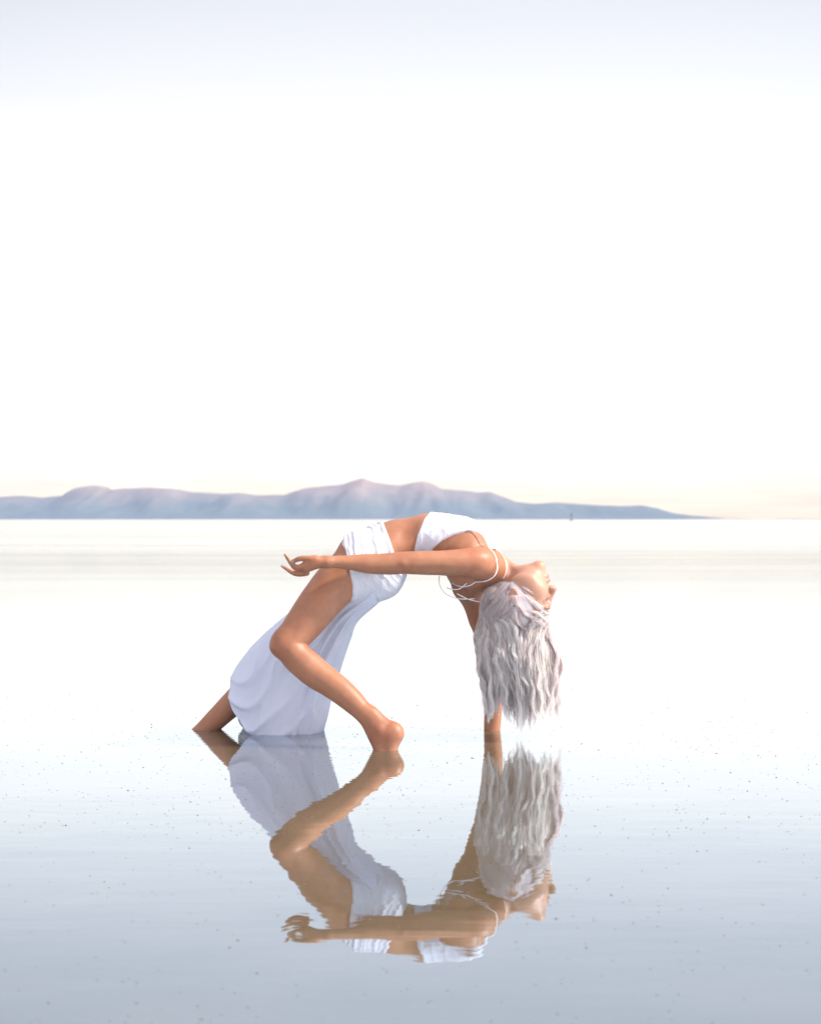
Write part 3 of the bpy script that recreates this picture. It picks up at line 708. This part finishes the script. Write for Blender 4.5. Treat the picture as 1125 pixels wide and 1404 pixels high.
# ------------------------------------------------------------ hair
def hair():
    rng = np.random.RandomState(11)
    NL, NS, NP = 330, 46, 25
    V, Fc, Cc = [], [], []
    base = 0
    tt = np.linspace(0, 1, NP)
    for l in range(NL):
        # root on the scalp: back of head, sides, crown
        while True:
            ph = rng.uniform(-math.pi, math.pi); cz = rng.uniform(-.95, .95)
            sr = math.sqrt(max(0, 1 - cz * cz))
            d = np.array([math.cos(ph) * sr, math.sin(ph) * sr, cz])      # f,l,c
            lim = np.interp(d[2], [-1, -.75, -.5, -.25, 0, .25, .6, 1], [.05, .27, .44, .53, .60, .71, .82, .9])
            if d[0] > lim: continue
            break
        root = HP(-.008 + d[0] * .090, d[1] * .073, .022 + d[2] * (.084 if d[2] > 0 else .098))
        ux = (d[0] + 1) / 1.75; lat = d[1]; lay = rng.rand()
        bx = 655 + ux * 106 + rng.normal(0, 4); ex = 667 + ux * 94 + rng.normal(0, 7)
        ey = 958 + 18 * (ux > .45) + rng.normal(0, 15) - 26 * (rng.rand() < .15)
        bul = P(bx, 880, HO[1] + lat * .092); end = P(ex, ey, HO[1] + lat * .066 + rng.normal(0, .010))
        out = (root - HP(-.008, 0, .022)); out /= np.linalg.norm(out)
        zt = root[2] + (end[2] - root[2]) * tt ** 1.05
        e1 = np.clip(tt / .42, 0, 1); e1 = e1 * e1 * (3 - 2 * e1); e2 = np.clip((tt - .42) / .58, 0, 1); e2 = e2 * e2 * (3 - 2 * e2)
        C = root[None] + (bul - root)[None] * e1[:, None] + (end - bul)[None] * e2[:, None]
        C[:, 2] = zt
        O_ = HP(-.008, 0, .022)
        def push(C, cl):
            for i in range(NP):
                q = C[i] - O_; rc = .091 if q @ hc_up > 0 else .104
                a_, b_, c_ = q @ hf, q @ hl, q @ hc_up
                mh = math.hypot(a_ / .094, b_ / .077) / HS; mz = abs(c_ / rc) / HS; c0 = cl[i]
                if mz < c0 and mh < math.sqrt(c0 * c0 - mz * mz):
                    k_ = math.sqrt(c0 * c0 - mz * mz) / max(mh, .12); C[i] = O_ + hf * a_ * k_ + hl * b_ * k_ + hc_up * c_
        push(C, 1.03 + .16 * lay * np.clip(tt * 5, 0, 1))
        for _ in range(5): C[1:-1] = .5 * C[1:-1] + .25 * (C[:-2] + C[2:])
        push(C, np.full(NP, 1.03 + .08 * lay))
        C[1:-1] = .5 * C[1:-1] + .25 * (C[:-2] + C[2:])
        ph1, ph2 = rng.uniform(0, 6.28, 2); wl = rng.uniform(.055, .10); am = rng.uniform(.002, .0060)
        dist = np.concatenate([[0], np.cumsum(np.linalg.norm(np.diff(C, axis=0), axis=1))])
        env = np.clip(tt * 1.8, 0, 1) ** 1.3
        W = np.stack([am * np.sin(dist / wl * 6.28 + ph1) * env, am * .8 * np.sin(dist / wl * 6.28 + ph2) * env, 0 * dist], 1)
        lock = C + W
        rootc = np.clip(.90 + tt * .4, 0, 1)[:, None] ** np.array([[1, 1.25, .8]])
        lr = rng.uniform(.006, .014)
        tone = np.clip(rng.normal(0, 1), -1.6, 1.6)
        lc = np.array([1.0, .925, .90]) * (1 + .05 * tone) + np.array([.0, .015, .02]) * rng.normal()
        if rng.rand() < .14: lc = np.array([.86, .73, .735]) * rng.uniform(.85, 1.15)
        # solid heart of the lock
        sides = 7; rc_ = lr * .42 * np.clip(1.15 - tt ** 2.2, .12, 1) * np.clip(tt * 8 + .35, 0, 1)
        cv, cf = tube(lock, rc_, sides); V.append(cv); Fc.append(cf + base); Cc.append(np.repeat(np.clip(lc[None] * rootc, 0, .97), sides, axis=0)); base += len(cv)
        for s in range(NS):
            a, rr = rng.uniform(0, 6.28), (.30 + .9 * rng.rand()) * lr
            stray = rng.rand() < .06
            taper = (1 - .45 * tt) * (1 + .5 * np.sin(tt * 9 + ph2) * .3) * (1 + (1.6 if stray else 0) * tt)
            o = np.stack([math.cos(a) * rr * taper, math.sin(a) * rr * taper, 0 * tt], 1)
            pj = rng.uniform(-.35, .35)
            w2 = np.stack([.0016 * np.sin(dist / .03 * 6.28 + pj * 6 + a), .0012 * np.cos(dist / .034 * 6.28 + a), 0 * dist], 1) * env[:, None]
            cut = 1 - (rng.rand() ** 2) * .25
            path = lock + o + w2
            ci = np.linspace(0, (NP - 1) * cut, NP); path = np.stack([np.interp(ci, np.arange(NP), path[:, k]) for k in range(3)], 1)
            r0 = rng.uniform(.00035, .00065)
            rad = r0 * np.clip((1 - tt) * 6, .12, 1)
            tg = np.gradient(path, axis=0); tg /= np.linalg.norm(tg, axis=1)[:, None] + 1e-9
            A = np.cross(tg, np.array([0, 1, .2])); A /= np.linalg.norm(A, axis=1)[:, None] + 1e-9; B = np.cross(tg, A)
            ring = [path + rad[:, None] * (math.cos(q) * A + math.sin(q) * B) for q in (0, 2.094, 4.189)]
            vv = np.stack(ring, 1).reshape(-1, 3)
            V.append(vv); ii = np.arange(NP - 1) * 3 + base
            for k in range(3):
                k2 = (k + 1) % 3; Fc.append(np.stack([ii + k, ii + k2, ii + 3 + k2, ii + 3 + k], 1))
            cc = lc * rng.uniform(.88, 1.12); g = rootc
            Cc.append(np.repeat(np.clip(cc[None] * g, 0, .985), 3, axis=0)); base += len(vv)
    o = mesh_obj('hair', np.vstack(V), np.vstack(Fc), M_hair, person, origin=PO)
    set_color(o, np.vstack(Cc))
hair()
